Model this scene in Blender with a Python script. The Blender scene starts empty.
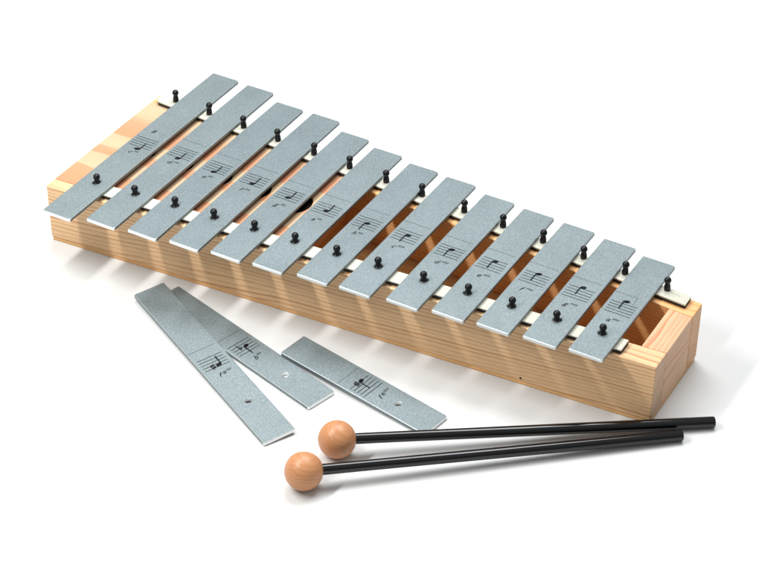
import bpy, bmesh, math, random
from mathutils import Vector, Matrix
random.seed(7)
S = 0.001                      # every measure below is in millimetres
scene = bpy.context.scene
COL = scene.collection

# ------------------------------------------------------------------ camera
cam_d = bpy.data.cameras.new('camera')
cam = bpy.data.objects.new('camera', cam_d)
COL.objects.link(cam)
FPX, PPX, PPY = 1997.584, 354.17, 244.98
cam_d.sensor_fit = 'HORIZONTAL'
cam_d.sensor_width = 36.0
cam_d.lens = FPX / 762 * 36
cam_d.shift_x = (381 - PPX) / 762
cam_d.shift_y = (PPY - 281) / 762
cam_d.clip_start = 0.01
cam_d.clip_end = 200
R = ((0.86499894, 0.50177199, -0.00130212), (-0.2926442, 0.50659055, 0.81100271), (0.40759809, -0.70113543, 0.58504095))
C = (827.905, -962.022, 894.640)
cam.matrix_world = Matrix(((R[0][0], R[1][0], R[2][0], C[0] * S), (R[0][1], R[1][1], R[2][1], C[1] * S), (R[0][2], R[1][2], R[2][2], C[2] * S), (0, 0, 0, 1)))
scene.camera = cam

# ------------------------------------------------------------------ light
world = bpy.data.worlds.new('World')
scene.world = world
world.use_nodes = True
wt = world.node_tree
bg = wt.nodes['Background']
tcw = wt.nodes.new('ShaderNodeTexCoord'); sxw = wt.nodes.new('ShaderNodeSeparateXYZ'); rw = wt.nodes.new('ShaderNodeValToRGB')
wt.links.new(tcw.outputs['Generated'], sxw.inputs[0]); wt.links.new(sxw.outputs[2], rw.inputs[0]); wt.links.new(rw.outputs[0], bg.inputs['Color'])
rw.color_ramp.elements[0].position = 0.45                # pale studio: dim walls, bright ceiling
rw.color_ramp.elements[0].color = (0.47, 0.49, 0.50, 1)
rw.color_ramp.elements[1].position = 0.85
rw.color_ramp.elements[1].color = (0.98, 0.99, 1.0, 1)
bg.inputs['Strength'].default_value = 0.46
def softbox(name, loc, rot, sx, sy, watts, col):
    ld = bpy.data.lights.new(name, 'AREA')
    ld.shape = 'RECTANGLE'; ld.size = sx; ld.size_y = sy; ld.energy = watts; ld.color = col
    lo = bpy.data.objects.new(name, ld)
    COL.objects.link(lo)
    lo.location = loc
    lo.rotation_euler = [math.radians(r) for r in rot]
softbox('strip_softbox', (-0.02, -0.30, 0.66), (14, -12, 0), 0.055, 0.52, 4.9, (1.0, 0.985, 0.96))
softbox('overhead_softbox', (0.12, 0.60, 1.35), (-22, 0, 0), 1.15, 0.60, 20.0, (0.97, 0.99, 1.0))
vs = scene.view_settings
vs.view_transform = 'Standard'
vs.look = 'None'
vs.exposure = 0.2
vs.gamma = 1.0

# ------------------------------------------------------------------ materials
class NT:
    def __init__(self, name):
        self.m = bpy.data.materials.new(name)
        self.m.use_nodes = True
        self.t = self.m.node_tree
        self.b = self.t.nodes['Principled BSDF']
    def n(self, kind, **kw):
        x = self.t.nodes.new(kind)
        for k, v in kw.items():
            if k.startswith('i_'):
                key = k[2:]
                key = int(key) if key.isdigit() else key
                x.inputs[key].default_value = v
            else:
                setattr(x, k, v)
        return x
    def l(self, a, b):
        self.t.links.new(a, b)
    def math(self, op, a, b=None, c=None):
        x = self.n('ShaderNodeMath', operation=op)
        for i, v in enumerate((a, b, c)):
            if v is None: continue
            if isinstance(v, (int, float)): x.inputs[i].default_value = v
            else: self.l(v, x.inputs[i])
        return x.outputs[0]
    def mm(self, scale=(1, 1, 1), loc=(0, 0, 0), rot=(0, 0, 0)):
        tc = self.n('ShaderNodeTexCoord')
        mp = self.n('ShaderNodeMapping')
        mp.inputs['Scale'].default_value = [1000 * s for s in scale]
        mp.inputs['Location'].default_value = loc
        mp.inputs['Rotation'].default_value = rot
        self.l(tc.outputs['Object'], mp.inputs['Vector'])
        return mp.outputs[0]
    def noise(self, vec, scale, detail=2, rough=.5):
        x = self.n('ShaderNodeTexNoise')
        x.inputs['Scale'].default_value = scale
        x.inputs['Detail'].default_value = detail
        x.inputs['Roughness'].default_value = rough
        self.l(vec, x.inputs['Vector'])
        return x.outputs['Fac']
    def ramp(self, fac, stops, interp='LINEAR'):
        x = self.n('ShaderNodeValToRGB')
        x.color_ramp.interpolation = interp
        e = x.color_ramp.elements
        while len(e) < len(stops): e.new(0.5)
        for el, (p, c) in zip(e, stops):
            el.position = p
            el.color = (*c, 1) if len(c) == 3 else c
        self.l(fac, x.inputs['Fac'])
        return x.outputs['Color']
    def mix(self, fac, a, b, blend='MIX'):
        x = self.n('ShaderNodeMix', data_type='RGBA', blend_type=blend)
        for s, v in (('Factor', fac), ('A', a), ('B', b)):
            sock = [q for q in x.inputs if q.name == s and (q.type == 'RGBA' or s == 'Factor' and q.type == 'VALUE')][0]
            if isinstance(v, (int, float)): sock.default_value = v
            elif isinstance(v, tuple): sock.default_value = (*v, 1)
            else: self.l(v, sock)
        return [o for o in x.outputs if o.type == 'RGBA'][0]
    def bump(self, h, strength, dist):
        x = self.n('ShaderNodeBump')
        x.inputs['Strength'].default_value = strength
        x.inputs['Distance'].default_value = dist
        self.l(h, x.inputs['Height'])
        self.l(x.outputs[0], self.b.inputs['Normal'])
    def set(self, **kw):
        for k, v in kw.items():
            s = self.b.inputs[k.replace('_', ' ')]
            if isinstance(v, (int, float)): s.default_value = v
            elif isinstance(v, tuple): s.default_value = (*v, 1)
            else: self.l(v, s)

def wood(name, axis, pith, spacing, early, late, seed=0.0, wob=5.0, rough=.45, sharp=(0.30, 0.86), fine=1.0, tint=.10, endgrain=False):
    """Softwood: growth rings round a pith line that runs along `axis`."""
    w = NT(name)
    v = w.mm(loc=(seed * 37.1, seed * 11.3, seed * 5.7))
    raw = w.mm()
    sep = w.n('ShaderNodeSeparateXYZ'); w.l(raw, sep.inputs[0])
    comp = {'x': sep.outputs[0], 'y': sep.outputs[1], 'z': sep.outputs[2]}
    o = [a for a in 'xyz' if a != axis]
    # stretched noise: slow along the grain
    st = w.n('ShaderNodeMapping'); w.l(v, st.inputs[0])
    sc = {a: (0.006 if a == axis else 0.035) for a in 'xyz'}
    st.inputs['Scale'].default_value = (sc['x'], sc['y'], sc['z'])
    n1 = w.noise(st.outputs[0], 1.0, 2, .5)
    st2 = w.n('ShaderNodeMapping'); w.l(v, st2.inputs[0])
    sc = {a: (0.02 if a == axis else 0.16) for a in 'xyz'}
    st2.inputs['Scale'].default_value = (sc['x'], sc['y'], sc['z'])
    n2 = w.noise(st2.outputs[0], 1.0, 2, .5)
    d0 = w.math('SUBTRACT', comp[o[0]], pith[0])
    d1 = w.math('SUBTRACT', comp[o[1]], pith[1])
    r = w.math('SQRT', w.math('ADD', w.math('MULTIPLY', d0, d0), w.math('MULTIPLY', d1, d1)))
    r = w.math('ADD', r, w.math('MULTIPLY', w.math('SUBTRACT', n1, .5), wob * 2))
    r = w.math('ADD', r, w.math('MULTIPLY', w.math('SUBTRACT', n2, .5), wob * .35))
    ring = w.math('DIVIDE', r, spacing)
    fr = w.math('FRACT', ring)
    idx = w.math('FLOOR', ring)
    wn = w.n('ShaderNodeTexWhiteNoise', noise_dimensions='1D'); w.l(idx, wn.inputs['W'])
    fac = w.ramp(fr, [(0.0, (.0, .0, .0)), (sharp[0], (.12, .12, .12)), (sharp[1], (1, 1, 1)), (0.95, (.9, .9, .9)), (1.0, (0, 0, 0))])
    amp = w.math('ADD', w.math('MULTIPLY', wn.outputs['Value'], .75), .25)
    f = w.math('MULTIPLY', fac, amp)
    base = w.mix(f, early, late)
    # fine fibres
    st3 = w.n('ShaderNodeMapping'); w.l(v, st3.inputs[0])
    sc = {a: (0.05 if a == axis else 2.2) for a in 'xyz'}
    st3.inputs['Scale'].default_value = (sc['x'], sc['y'], sc['z'])
    n3 = w.noise(st3.outputs[0], 1.0, 3, .6)
    fib = w.ramp(n3, [(.3, (1 - .16 * fine,) * 3), (.7, (1 + .06 * fine,) * 3)])
    base = w.mix(1.0, base, fib, 'MULTIPLY')
    # slow blotches of tone
    st4 = w.n('ShaderNodeMapping'); w.l(v, st4.inputs[0])
    sc = {a: (0.006 if a == axis else 0.02) for a in 'xyz'}
    st4.inputs['Scale'].default_value = (sc['x'], sc['y'], sc['z'])
    n4 = w.noise(st4.outputs[0], 1.0, 2, .5)
    base = w.mix(1.0, base, w.ramp(n4, [(.3, (1 - tint, 1 - tint * 1.3, 1 - tint * 1.6)), (.7, (1.04, 1.03, 1.02))]), 'MULTIPLY')
    if endgrain:                      # cut ends soak up more dirt and look duller
        tn = w.n('ShaderNodeTexCoord'); sn = w.n('ShaderNodeSeparateXYZ'); w.l(tn.outputs['Normal'], sn.inputs[0])
        isend = w.math('GREATER_THAN', w.math('ABSOLUTE', sn.outputs['xyz'.index(axis)]), .9)
        base = w.mix(isend, base, w.mix(1.0, base, (.80, .80, .92), 'MULTIPLY'))
    w.set(Base_Color=base, Roughness=rough)
    w.b.inputs['Specular IOR Level'].default_value = .35
    w.bump(n3, .12, .0002)
    return w.m

EARLY = (0.82, 0.555, 0.315)
LATE = (0.50, 0.22, 0.078)
EARLY_B = (0.88, 0.50, 0.225)
LATE_B = (0.72, 0.28, 0.075)
EARLY_P = (0.74, 0.47, 0.285)
LATE_P = (0.58, 0.22, 0.098)
M = {}
M['front'] = wood('pine_front_wall', 'x', (95, -62), 2.5, EARLY, LATE, 1.0, wob=3.4, sharp=(.50, .84), endgrain=True)
M['back'] = wood('pine_back_wall', 'x', (60, -70), 2.6, EARLY_B, LATE_B, 2.0, wob=2.2, sharp=(.50, .84), endgrain=True)
M['end'] = wood('pine_end_wall', 'y', (415, -5), 3.0, EARLY_P, LATE_P, 3.0, wob=6, sharp=(.42, .84))
def flat_sawn():
    """flat-sawn board: a few broad pink and cream bands running along x"""
    w = NT('pine_sound_board')
    v = w.mm()
    sep = w.n('ShaderNodeSeparateXYZ'); w.l(v, sep.inputs[0])
    mp = w.n('ShaderNodeMapping'); w.l(v, mp.inputs[0]); mp.inputs['Scale'].default_value = (.012, .05, .05)
    n = w.noise(mp.outputs[0], 1.0, 3, .55)
    y = w.math('ADD', sep.outputs[1], w.math('MULTIPLY', w.math('SUBTRACT', n, .5), 16))
    y = w.math('ADD', y, w.math('MULTIPLY', sep.outputs[0], -.05))
    cr, pk = (.60, .42, .265), (.61, .265, .142)
    f = w.ramp(w.math('DIVIDE', y, 150), [(.0, cr), (.05, (.61, .36, .215)), (.07, pk), (.24, (.61, .29, .16)), (.255, cr), (.36, (.60, .40, .25)), (.375, pk), (.445, (.61, .31, .175)), (.46, cr), (.57, (.60, .41, .255)), (.59, pk), (.70, (.61, .30, .17)), (.75, (.61, .36, .215)), (.80, cr)])
    mp2 = w.n('ShaderNodeMapping'); w.l(v, mp2.inputs[0]); mp2.inputs['Scale'].default_value = (.04, 1.6, 1.6)
    fb = w.noise(mp2.outputs[0], 1.0, 3, .6)
    col = w.mix(1.0, f, w.ramp(fb, [(.3, (.93, .91, .89)), (.7, (1.03,) * 3)]), 'MULTIPLY')
    w.set(Base_Color=col, Roughness=.45)
    w.b.inputs['Specular IOR Level'].default_value = .3
    return w.m
M['cover'] = flat_sawn()
M['inner'] = wood('pine_partition', 'y', (260, 90), 6, EARLY_B, LATE_B, 5.0, wob=6)
M['bottom'] = wood('pine_bottom_panel', 'x', (40, 300), 8, (0.87, 0.54, 0.24), (0.74, 0.36, 0.12), 6.0, wob=8)
M['beech'] = None

def aluminium():
    w = NT('sandblasted_aluminium')
    tc = w.n('ShaderNodeTexCoord')
    info = w.n('ShaderNodeObjectInfo')
    off = w.n('ShaderNodeVectorMath', operation='SCALE'); 
    cmb = w.n('ShaderNodeCombineXYZ')
    w.l(info.outputs['Random'], cmb.inputs[0]); w.l(info.outputs['Random'], cmb.inputs[1])
    add = w.n('ShaderNodeVectorMath', operation='ADD')
    w.l(tc.outputs['Object'], add.inputs[0]); w.l(cmb.outputs[0], add.inputs[1])
    mp = w.n('ShaderNodeMapping'); mp.inputs['Scale'].default_value = (1000,) * 3
    mp.inputs['Rotation'].default_value = (.52, .37, .21)      # keep the flat faces off the noise lattice
    w.l(add.outputs[0], mp.inputs[0])
    v = mp.outputs[0]
    g = w.noise(v, 1.7, 2, .75)
    g2 = w.noise(v, 2.6, 1, .5)
    big = w.noise(v, .03, 2, .5)
    col = w.ramp(g, [(.34, (.138, .172, .184)), (.50, (.192, .234, .246)), (.68, (.345, .390, .398))])
    col = w.mix(1.0, col, w.ramp(big, [(.35, (.95,) * 3), (.65, (1.03,) * 3)]), 'MULTIPLY')
    col = w.mix(1.0, col, w.ramp(info.outputs['Random'], [(0, (.95, .96, .97)), (1, (1.05, 1.05, 1.04))]), 'MULTIPLY')
    w.set(Base_Color=col, Metallic=.6, Roughness=w.math('ADD', w.math('MULTIPLY', g2, .12), .52))
    w.bump(g, .22, .00012)
    return w.m
M['alu'] = aluminium()
def bare_edge_highlight():
    w = NT('bare_aluminium_edge_highlight')  # pale cut metal; on the bevels the edge highlight is put into the colour
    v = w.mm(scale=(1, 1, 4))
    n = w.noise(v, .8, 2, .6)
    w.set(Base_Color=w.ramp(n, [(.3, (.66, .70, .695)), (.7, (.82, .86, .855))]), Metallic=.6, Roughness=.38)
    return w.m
M['edge'] = bare_edge_highlight()

def simple(name, col, rough, spec=.5, nz=None, bump=0.0):
    w = NT(name)
    c = col
    if nz:
        v = w.mm()
        n = w.noise(v, nz[0], 3, .6)
        c = w.ramp(n, [(.3, tuple(x * (1 - nz[1]) for x in col)), (.7, tuple(min(1, x * (1 + nz[1])) for x in col))])
        if bump: w.bump(n, bump, .0003)
    w.set(Base_Color=c, Roughness=rough)
    w.b.inputs['Specular IOR Level'].default_value = spec
    return w.m
M['felt'] = simple('white_felt', (.57, .56, .48), .95, .1, (1.2, .09), .9)
M['rubber'] = simple('black_rubber_strip', (.018, .017, .015), .7, .3, (.9, .35), .3)
M['pin'] = simple('black_rubber_pin', (.005, .005, .006), .30, .35, (.8, .2), .05)
M['ink'] = simple('black_ink', (.006, .006, .007), .65, .12, (1.0, .2))
M['ink_faint'] = simple('worn_grey_ink', (.10, .12, .13), .6, .3, (1.0, .2))
M['table'] = simple('white_table_top', (.70, .705, .70), .75, .15, (.02, .008))
M['cavity_shade'] = simple('cavity_shade_black', (.012, .009, .007), .8, .2, (.3, .3))  # darkness inside the box, put into the colour
M['nail'] = simple('dark_nail', (.03, .02, .015), .5, .4, (1.5, .3))

def beech():
    w = NT('beech_mallet_head')
    v = w.mm()
    mp = w.n('ShaderNodeMapping'); w.l(v, mp.inputs[0]); mp.inputs['Scale'].default_value = (.09, .02, .09)
    n1 = w.noise(mp.outputs[0], 1.0, 2, .5)
    sep = w.n('ShaderNodeSeparateXYZ'); w.l(v, sep.inputs[0])
    d = w.math('ADD', w.math('MULTIPLY', sep.outputs[2], .36), w.math('MULTIPLY', sep.outputs[0], .10))
    d = w.math('ADD', d, w.math('MULTIPLY', n1, 3.2))
    fr = w.math('FRACT', d)
    f = w.ramp(fr, [(0, (0, 0, 0)), (.55, (.25,) * 3), (.93, (1,) * 3), (1, (0,) * 3)])
    col = w.mix(f, (.54, .255, .12), (.475, .205, .087))
    mp2 = w.n('ShaderNodeMapping'); w.l(v, mp2.inputs[0]); mp2.inputs['Scale'].default_value = (.5, 2.6, 2.6)
    n2 = w.noise(mp2.outputs[0], 1.0, 2, .6)
    col = w.mix(w.ramp(n2, [(.60, (0,) * 3), (.68, (.6,) * 3)]), col, (.40, .155, .06))
    w.set(Base_Color=col, Roughness=.38)
    w.b.inputs['Specular IOR Level'].default_value = .4
    return w.m
M['beech'] = beech()

def lacquer():
    w = NT('black_lacquered_stick')
    v = w.mm(scale=(1, 1, .05))
    n = w.noise(v, 1.2, 2, .5)
    w.set(Base_Color=(.003, .003, .0035), Roughness=w.math('ADD', w.math('MULTIPLY', n, .03), .06))
    w.b.inputs['Specular IOR Level'].default_value = .5
    return w.m
M['stick'] = lacquer()

# ------------------------------------------------------------------ helpers
def link(name, me, mat, parent=None, loc=(0, 0, 0)):
    me.name = name
    me.materials.clear()
    me.materials.append(mat)
    o = bpy.data.objects.new(name, me)
    COL.objects.link(o)
    o.location = [c * S for c in loc]
    if parent: o.parent = parent
    return o

def thing(name, label, cat, loc=(0, 0, 0), rotz=0.0, group=None):
    o = bpy.data.objects.new(name, None)
    o.empty_display_size = .01
    COL.objects.link(o)
    o.location = [c * S for c in loc]
    o.rotation_euler = (0, 0, rotz)
    o['label'] = label
    o['category'] = cat
    if group: o['group'] = group
    return o

def finish(bm, bevel=0.0, seg=2, cuts=(), smooth=None):
    """bmesh (mm) -> mesh (m), bevelled, with cutters subtracted."""
    me = bpy.data.meshes.new('m')
    bmesh.ops.recalc_face_normals(bm, faces=bm.faces[:])
    bm.to_mesh(me); bm.free()
    for v in me.vertices: v.co *= S
    tmp = bpy.data.objects.new('tmp', me); COL.objects.link(tmp)
    extra = []
    for c in cuts:
        cm = bpy.data.meshes.new('c')
        bmesh.ops.recalc_face_normals(c, faces=c.faces[:])
        c.to_mesh(cm); c.free()
        for v in cm.vertices: v.co *= S
        co = bpy.data.objects.new('cut', cm); COL.objects.link(co); extra.append(co)
        md = tmp.modifiers.new('b', 'BOOLEAN'); md.operation = 'DIFFERENCE'; md.object = co; md.solver = 'EXACT'
    if bevel:
        md = tmp.modifiers.new('v', 'BEVEL'); md.width = bevel * S; md.segments = seg; md.limit_method = 'ANGLE'; md.angle_limit = math.radians(35)
    dg = bpy.context.evaluated_depsgraph_get(); dg.update()
    out = bpy.data.meshes.new_from_object(tmp.evaluated_get(dg))
    for o in [tmp] + extra:
        m = o.data
        bpy.data.objects.remove(o); bpy.data.meshes.remove(m)
    if smooth is not None:
        out.polygons.foreach_set('use_smooth', [True] * len(out.polygons))
        out.set_sharp_from_angle(angle=math.radians(smooth))
    return out

def prism(pts, z0, z1, bm=None):
    bm = bm or bmesh.new()
    a = [bm.verts.new((x, y, z0)) for x, y in pts]
    b = [bm.verts.new((x, y, z1)) for x, y in pts]
    n = len(pts)
    bm.faces.new(a[::-1]); bm.faces.new(b)
    for i in range(n):
        bm.faces.new((a[i], a[(i + 1) % n], b[(i + 1) % n], b[i]))
    return bm

def box(x0, x1, y0, y1, z0, z1, bm=None):
    return prism([(x0, y0), (x1, y0), (x1, y1), (x0, y1)], z0, z1, bm)

def disc(cx, cy, r, z0, z1, n=24):
    return prism([(cx + r * math.cos(2 * math.pi * i / n), cy + r * math.sin(2 * math.pi * i / n)) for i in range(n)], z0, z1)

def lathe(profile, n=24, axis='z'):
    bm = bmesh.new(); rings = []
    for r, z in profile:
        if r < 1e-6:
            rings.append([bm.verts.new((0, 0, z))])
        else:
            rings.append([bm.verts.new((r * math.cos(2 * math.pi * i / n), r * math.sin(2 * math.pi * i / n), z)) for i in range(n)])
    for a, b in zip(rings, rings[1:]):
        for i in range(n):
            j = (i + 1) % n
            if len(a) == 1: bm.faces.new((a[0], b[j], b[i]))
            elif len(b) == 1: bm.faces.new((a[i], a[j], b[0]))
            else: bm.faces.new((a[i], a[j], b[j], b[i]))
    if len(rings[0]) > 1: bm.faces.new(rings[0][::-1])
    if len(rings[-1]) > 1: bm.faces.new(rings[-1])
    return bm

# ------------------------------------------------------------------ table
bm = bmesh.new()
vsq = [bm.verts.new((x, y, 0)) for x, y in ((-2500, -2500), (3000, -2500), (3000, 3500), (-2500, 3500))]
bm.faces.new(vsq)
ground = link('table_top', finish(bm), M['table'])
ground['kind'] = 'structure'

# ------------------------------------------------------------------ sound box
H = 50.15           # top of the wooden box
ZB = 53.70          # top of the felt, underside of the bars
BT = 2.95            # bar thickness
ZT = ZB + BT
LX = 483.9
def yfront(x): return 29.84 * x / LX
def yback(x): return 150.56 + (111.07 - 150.56) * x / LX
BP = 3.4            # bottom panel
PX = 194.0          # right end of the sound board

gb = thing('sound_box', 'long tapered pine box with white felt rails and black pins under silver bars', 'box')
TH = 18.0
NT_ = 11.0          # rebated wall top beside the sound board
CT = 3.0
def strip(fn, o0, o1, x0, x1):
    return [(x0, fn(x0) + o0), (x1, fn(x1) + o0), (x1, fn(x1) + o1), (x0, fn(x0) + o1)]
link('front_wall', finish(prism(strip(yfront, 0, TH, 0, LX), BP, H), .9, 2,
     cuts=[prism(strip(yfront, NT_, TH + 3, -2, PX), H - CT, H + 3)]), M['front'], gb)
link('back_wall', finish(prism(strip(yback, -TH, 0, 0, LX), BP, H), .9, 2,
     cuts=[prism(strip(yback, -TH - 3, -NT_, -2, PX), H - CT, H + 3)]), M['back'], gb)
def endpoly(x0, x1, e=.05):
    return [(x0, yfront(x0) + TH + e), (x1, yfront(x1) + TH + e), (x1, yback(x1) - TH - e), (x0, yback(x0) - TH - e)]
link('end_wall', finish(prism(endpoly(LX - TH, LX - .15), BP, H - .15), .5, 2), M['end'], gb)
link('end_wall', finish(prism(endpoly(.15, TH), BP, H - CT - .05), .4, 1), M['end'], gb)
# sound board with a round opening under each of the five long bars
def holes():
    return [disc(x, 75.3, r, H - CT - 5, H + 5, 40) for x, r in ((36.3, 10.3), (70.7, 10.7), (104.8, 11.9), (138.5, 12.9), (171.6, 15.6))]
link('sound_board', finish(prism(strip(lambda x: 0, 0, 0, 0, 1) if False else
     [(.1, yfront(0) + NT_ + .12), (PX, yfront(PX) + NT_ + .12), (PX, yback(PX) - NT_ - .12), (.1, yback(0) - NT_ - .12)], H - CT, H - .1), .35, 1, cuts=holes()), M['cover'], gb)
link('dark_cavity_liner', finish(prism(endpoly(TH + .3, PX - 9.3, .3), BP + .2, H - CT - .1), 0, 1, cuts=[prism(endpoly(TH + 3, PX - 12, 3), BP + 4, H)]), M['cavity_shade'], gb)  # added black liner that stands in for the shade below the openings
link('partition', finish(prism(endpoly(PX - 9, PX - .2), BP, H - CT - .05), .3, 1), M['inner'], gb)
bpoly = [(.5, yfront(0) + .6), (LX - .5, yfront(LX) + .6), (LX - .5, yback(LX) - .6), (.5, yback(0) - .6)]
link('bottom_panel', finish(prism(bpoly, 0, BP - .25), .5, 1), M['bottom'], gb)
nb = lathe([(0.0, -1.0), (.9, -1.0), (.9, .15), (0, .3)], 12)
nl = link('nail_head', finish(nb, smooth=50), M['nail'], gb, (388.5, yfront(388.5) - .05, 6.0))
nl.rotation_euler = (math.radians(90), 0, 0)

# felt rails ------------------------------------------------------------
def fpin_y(x): return 13.59 + .057 * x
def bpin_y(x): return 145.98 - .081 * x
def rail(fn, lo, hi, x0, x1, mat_top, cuts=()):
    def rr(a, b, xa, xb, cap):
        # rounded far-left end, as the felt is cut with a soft end
        return [(xa, fn(xa) + a + cap), (xa + cap, fn(xa) + a), (xb, fn(xb) + a), (xb, fn(xb) + b), (xa + cap, fn(xa) + b), (xa, fn(xa) + b - cap)]
    e = link('felt_rail', finish(prism(rr(lo, hi, x0, x1, 3.0), ZB - 1.15, ZB), .45, 3, cuts=cuts), mat_top, gb)
    link('rubber_strip', finish(prism(rr(lo + .1, hi - .1, x0 + .1, x1 - .1, 2.9), H + .02, ZB - 1.17), .3, 1), M['rubber'], e)
    return e
fr = rail(fpin_y, -8.6, 4.2, 27, 457.7, M['felt'])
br = rail(bpin_y, -8.6, 2.6, 5, 475.5, M['felt'], [prism([(457, bpin_y(457) - .3), (469, bpin_y(469) - 2.2), (469, bpin_y(469) - 1.9), (457, bpin_y(457) + .5)], ZB - .7, ZB + 2)])
# pins ------------------------------------------------------------------
def ball(r, zc, r_neck, n=9):
    a0 = math.asin(min(1, r_neck / r))
    return [(r * math.sin(a), zc - r * math.cos(a)) for a in [a0 + (math.pi - a0) * i / n for i in range(n + 1)]][:-1] + [(0.0, zc + r)]
HD = 11.5           # head centre above the box top
fp_me = finish(lathe([(3.1, -4), (3.1, 6.15), (2.6, 6.3), (2.2, 7.0), (2.0, 9.0)] + ball(2.65, 11.0, 2.0)), smooth=45)
bp_me = finish(lathe([(2.35, -4), (2.35, 6.2), (2.0, 8.0), (1.7, 9.4)] + ball(2.6, HD, 1.7)), smooth=45)
BX = [36.34, 70.72, 104.78, 138.48, 171.58, 204.91, 239.05, 271.99, 307.6, 340.94, 374.12, 407.87, 440.52]
YF = [-34.2, -26.95, -23.22, -19.44, -15.48, -12.65, -7.94, -5.5, -1.64, 2.89, 5.54, 8.48, 11.49]
YB = [192.09, 190.46, 180.22, 179.94, 168.5, 161.2, 155.73, 153.56, 147.21, 144.73, 143.05, 139.62, 133.91]
BPX = [20.05, 53.69, 88.0, 121.4, 155.4, 188.76, 222.4, 254.37, 291.25, 324.57, 357.89, 391.52, 424.58, 457.99]
A0, A1 = 0.007044, 0.00042965
def bar_pt(i, y):                       # point on the centre line of bar i
    a = A0 + A1 * (i - 6)
    return BX[i] + (y - 80) * math.sin(a), 80 + (y - 80) * math.cos(a)
def pin(me, x, y):
    o = bpy.data.objects.new('pin', me); COL.objects.link(o); o.parent = gb
    o.location = (x * S, y * S, H * S)
    o.rotation_euler = (random.uniform(-.05, .05), random.uniform(-.05, .05), random.uniform(0, 6))
    return o
fp_me.materials.append(M['pin']); bp_me.materials.append(M['pin'])
for i in range(13):
    pin(fp_me, *bar_pt(i, fpin_y(BX[i])))
for x in BPX:
    pin(bp_me, x, bpin_y(x))

# ------------------------------------------------------------------ tone bars
def plate(L, hole_y, hr):
    q = 1.1; pts = []
    for cx, cy, a0 in ((12.5 - q, q, -90), (12.5 - q, L - q, 0), (-12.5 + q, L - q, 90), (-12.5 + q, q, 180)):
        for k in range(4):
            a = math.radians(a0 + 30 * k); pts.append((cx + q * math.cos(a), cy + q * math.sin(a)))
    bm = prism(pts, 0, BT)
    me = finish(bm, .7, 3, cuts=[disc(0, hole_y, hr, -3, 6, 28)])
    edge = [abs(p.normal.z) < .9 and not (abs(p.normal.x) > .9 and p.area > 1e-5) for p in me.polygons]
    return me, edge

def make_plate(L, hy, t, hr=3.2):
    me, edge = plate(L, hy, hr)
    o = link('plate', me, M['alu'], t)
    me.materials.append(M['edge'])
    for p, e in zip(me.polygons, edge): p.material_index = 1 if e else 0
    return o

PZ = BT + .035      # print sits just on the metal
def quad(bm, x0, x1, y0, y1):
    v = [bm.verts.new((x * S, y * S, PZ * S)) for x, y in ((x0, y0), (x1, y0), (x1, y1), (x0, y1))]
    bm.faces.new(v)
def poly(bm, pts):
    bm.faces.new([bm.verts.new((x * S, y * S, PZ * S)) for x, y in pts])
def bmesh_obj(name, bm, mat, parent):
    me = bpy.data.meshes.new(name)
    bm.to_mesh(me); bm.free()
    return link(name, me, mat, parent)
def bar_stroke(bm, a, b, w):
    d = Vector((b[0] - a[0], b[1] - a[1])).normalized(); n = Vector((-d.y, d.x)) * w / 2
    poly(bm, [(a[0] + n.x, a[1] + n.y), (a[0] - n.x, a[1] - n.y), (b[0] - n.x, b[1] - n.y), (b[0] + n.x, b[1] + n.y)])
def text_mesh(body, size, shear, bold=.00008):
    cu = bpy.data.curves.new('t', 'FONT'); cu.body = body; cu.size = size * S; cu.shear = shear; cu.offset = bold
    o = bpy.data.objects.new('t', cu); COL.objects.link(o)
    dg = bpy.context.evaluated_depsgraph_get(); dg.update()
    me = bpy.data.meshes.new_from_object(o.evaluated_get(dg))
    bpy.data.objects.remove(o); bpy.data.curves.remove(cu)
    return me

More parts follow.
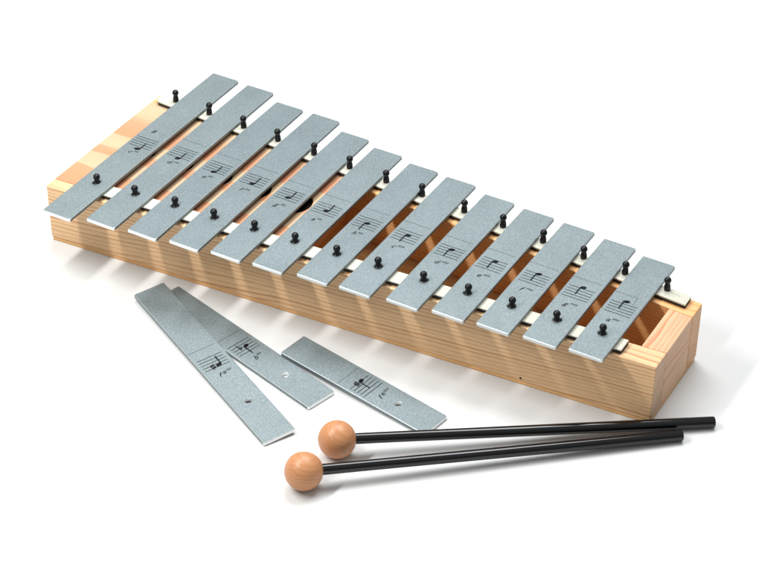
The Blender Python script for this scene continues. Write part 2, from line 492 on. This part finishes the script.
SP = 3.12           # staff spacing
def print_marks(root, L, step, letter, strokes, acc=None, dash='full', cu=0.0, shift=None):
    """staff, note, letter and dotted octave line printed across the bar; step = staff steps (1/2 space) from the middle line"""
    cy = (L * .5 + (-1.5 if L > 200 else -3.8)) if shift is None else shift
    bm = bmesh.new()
    for k in range(-2, 3):
        quad(bm, -10.2, 9.4, cy + k * SP - .29, cy + k * SP + .29)
    bmesh_obj('staff_print', bm, M['ink'], root)
    # note
    bm = bmesh.new()
    ny = cy + step * SP / 2
    nx = 0.0 + cu
    pts = []
    for k in range(20):
        a = 2 * math.pi * k / 20
        ex, ey = 2.3 * math.cos(a), 1.65 * math.sin(a)
        t = math.radians(22)
        pts.append((nx + ex * math.cos(t) - ey * math.sin(t), ny + ex * math.sin(t) + ey * math.cos(t)))
    poly(bm, pts)
    if step < 0: bar_stroke(bm, (nx + 1.85, ny + .4), (nx + 1.85, ny + 9.6), 1.05)
    else: bar_stroke(bm, (nx - 1.85, ny - .4), (nx - 1.85, ny - 9.6), 1.05)
    if abs(step) >= 6:
        for k in range(6, abs(step) + 1, 2):
            y = cy + math.copysign(k * SP / 2, step)
            quad(bm, nx - 3.2, nx + 3.2, y - .24, y + .24)
    nobj = bmesh_obj('note_print', bm, M['ink'], root)
    if acc:
        bm = bmesh.new(); ax = nx - 4.6
        if acc == 'sharp':
            bar_stroke(bm, (ax - .75, ny - 3.1), (ax - .75, ny + 2.6), .75); bar_stroke(bm, (ax + .75, ny - 2.6), (ax + .75, ny + 3.1), .75)
            bar_stroke(bm, (ax - 1.9, ny - 1.5), (ax + 1.9, ny - .5), .95); bar_stroke(bm, (ax - 1.9, ny + .6), (ax + 1.9, ny + 1.6), .95)
        else:
            bar_stroke(bm, (ax - 1.2, ny - 1.6), (ax - 1.2, ny + 5.0), .75)
            bar_stroke(bm, (ax - 1.2, ny + 1.0), (ax + .2, ny + 1.5), .8); bar_stroke(bm, (ax + .2, ny + 1.5), (ax + .8, ny + .6), .9); bar_stroke(bm, (ax + .8, ny + .6), (ax - 1.2, ny - 1.6), .7)
        for f in bm.verts: f.co.z += .00001
        bmesh_obj('accidental_print', bm, M['ink'], root)
    # letter with its octave strokes
    tm = text_mesh(letter[0], 6.4, .35)
    for v in tm.vertices: v.co = Vector((v.co.x + (-4.2) * S, v.co.y + (cy - 17.0) * S, PZ * S))
    lo_ = link('letter_print', tm, M['ink'], root)
    bm = bmesh.new()
    x0 = max((v.co.x for v in tm.vertices)) / S + .9
    xs = x0 + (3.0 if letter.endswith('#') else 0)
    for k in range(strokes):
        bar_stroke(bm, (xs + k * 1.25, cy - 13.9), (xs + .7 + k * 1.25, cy - 12.0), .62)
    if letter.endswith('#'):
        sx, sy = x0 + .7, cy - 14.2
        for k in (-.5, .5): bar_stroke(bm, (sx + k - .45, sy - 1.7), (sx + k + .35, sy + 1.7), .42)
        for k in (-.6, .6): bar_stroke(bm, (sx - 1.35, sy + k - .25), (sx + 1.35, sy + k + .25), .5)
    bmesh_obj('octave_strokes_print', bm, M['ink'], root)
    # dotted octave line
    bm = bmesh.new(); dy = cy + 16.8
    xa, xb = (-11.6, 10.2)
    if dash == 'start': xa = 1.0
    if dash == 'end': xb = 5.0
    x = xa
    while x < xb:
        quad(bm, x, min(x + 1.05, xb), dy - .26, dy + .26); x += 1.85
    if dash == 'end':
        y = dy
        while y > dy - 8.5:
            quad(bm, xb - .2, xb + .2, y - 1.05, y); y -= 1.85
    bmesh_obj('dotted_line_print', bm, M['ink_faint'] if dash == 'start' else M['ink'], root)
    if dash == 'start':
        tm = text_mesh('8', 6.4, .2)
        for v in tm.vertices: v.co = Vector((v.co.x - 4.6 * S, v.co.y + (dy - 1.8) * S, PZ * S))
        link('octave_sign_print', tm, M['ink'], root)

LET = ['c', 'd', 'e', 'f', 'g', 'a', 'h', 'c', 'd', 'e', 'f', 'g', 'a']
LABELS = [
 'longest silver bar at the wide left end of the box, printed c, with an 8',
 'silver bar second from the wide left end, printed d with three strokes',
 'silver bar third from the wide left end, printed e with three strokes',
 'silver bar printed f with three strokes, just right of the e bar',
 'silver bar printed g with three strokes, fifth from the wide left end',
 'silver bar printed a with three strokes, where the open box begins',
 'middle silver bar on the box, printed h, note on the middle staff line',
 'silver bar printed c with four strokes, just right of the h bar',
 'silver bar printed d with four strokes, two right of the h bar',
 'silver bar printed e with four strokes, fourth from the narrow right end',
 'silver bar third from the narrow right end, printed f with four strokes',
 'silver bar second from the narrow right end, printed g with four strokes',
 'shortest silver bar, last at the narrow right end, dotted line turning down']
ALL_PLATES = []
for i in range(13):
    L = YB[i] - YF[i]
    a = A0 + A1 * (i - 6)
    x, y = bar_pt(i, YF[i])
    t = thing('tone_bar', LABELS[i], 'metal bar', (x, y, ZB + .02), -a, 'silver tone bars laid in order on the box')
    hy = (fpin_y(BX[i]) - YF[i])
    make_plate(L, hy, t)
    print_marks(t, L, i - 6, LET[i], 3 if i < 7 else 4, None, 'start' if i == 0 else 'end' if i == 12 else 'full')

# loose bars on the table: (centre x, centre y, direction near->far, length, z plane (z at centre, slope x, slope y), ...)
def loose(cx, cy, ang, L, zfun, hy, label, step, letter, strokes, acc):
    ya = Vector((math.cos(ang), math.sin(ang), 0)); xa = Vector((ya.y, -ya.x, 0))
    o = Vector((cx, cy, 0)) - ya * L / 2
    o.z = zfun(o.x, o.y)
    py = o + ya; py.z = zfun(py.x, py.y)
    px = o + xa; px.z = zfun(px.x, px.y)
    Y = (py - o).normalized(); X = (px - o).normalized(); Z = X.cross(Y).normalized(); X = Y.cross(Z)
    t = thing('tone_bar', label, 'metal bar', (0, 0, 0), 0, 'spare silver bars lying on the table')
    t.matrix_world = Matrix(((X.x, Y.x, Z.x, o.x * S), (X.y, Y.y, Z.y, o.y * S), (X.z, Y.z, Z.z, (o.z + .03) * S), (0, 0, 0, 1)))
    make_plate(L, hy, t, 2.4)
    print_marks(t, L, step, letter, strokes, acc, 'full', cu=1.6)
    return t
bcx, bcy = 197.3146, -38.5735
bxa = (0.27470777, 0.96152776)
loose(bcx, bcy, 2.86330689, 168.73, lambda x, y: 0.0, 37.0,
      'spare silver bar flat on the table, its far end under the longest spare', 0, 'b', 3, 'flat')
loose(189.651, -64.913, 2.65687289, 191.07, lambda x, y: 3.03 + .0635 * ((x - bcx) * bxa[0] + (y - bcy) * bxa[1] + 12.5), 43.0,
      'longest spare silver bar on the table, lying over the end of another', -3, 'f#', 3, 'sharp')
ccx, ccy, ca, cl = 295.0795, -34.6073, 2.96406209, 130.63
loose(ccx, ccy, ca, cl, lambda x, y: 3.02 * (((x - ccx) * math.cos(ca) + (y - ccy) * math.sin(ca)) / cl + .5), 33.0,
      'shortest spare silver bar on the table, its near corner behind a mallet stick', 4, 'f#', 4, 'sharp')

# ------------------------------------------------------------------ mallets
def mallet(hx, hy, ex, ey, label, roll):
    r = 12.9
    t = thing('mallet', label, 'mallet', (hx, hy, 0), 0, 'wooden headed mallets on the table')
    d = Vector((ex - hx, ey - hy, 4.0 - r)); Ln = d.length; d.normalize()
    prof = [(0.0, -r)] + [(r * math.sin(math.pi * k / 24), -r * math.cos(math.pi * k / 24)) for k in range(1, 24)] + [(0.0, r)]
    h = link('head', finish(lathe(prof, 40), smooth=60), M['beech'], t, (0, 0, r))
    q = d.to_track_quat('Z', 'Y')
    h.rotation_euler = (roll, roll * .6, .5 + roll)
    s = link('stick', finish(lathe([(3.75, r - 1.2), (3.75, r + 40), (4.0, Ln - 1.0), (3.85, Ln - .35), (3.4, Ln)], 32), smooth=40), M['stick'], t, (0, 0, r))
    s.rotation_mode = 'QUATERNION'; s.rotation_quaternion = q
    return t
mallet(314.617, -102.068, 522.1, 50.07, 'black stick mallet with round wooden head, the one closer to the box', .25)
mallet(311.627, -139.880, 508.42, 26.54, 'black stick mallet with round wooden head, nearest the camera', -.35)
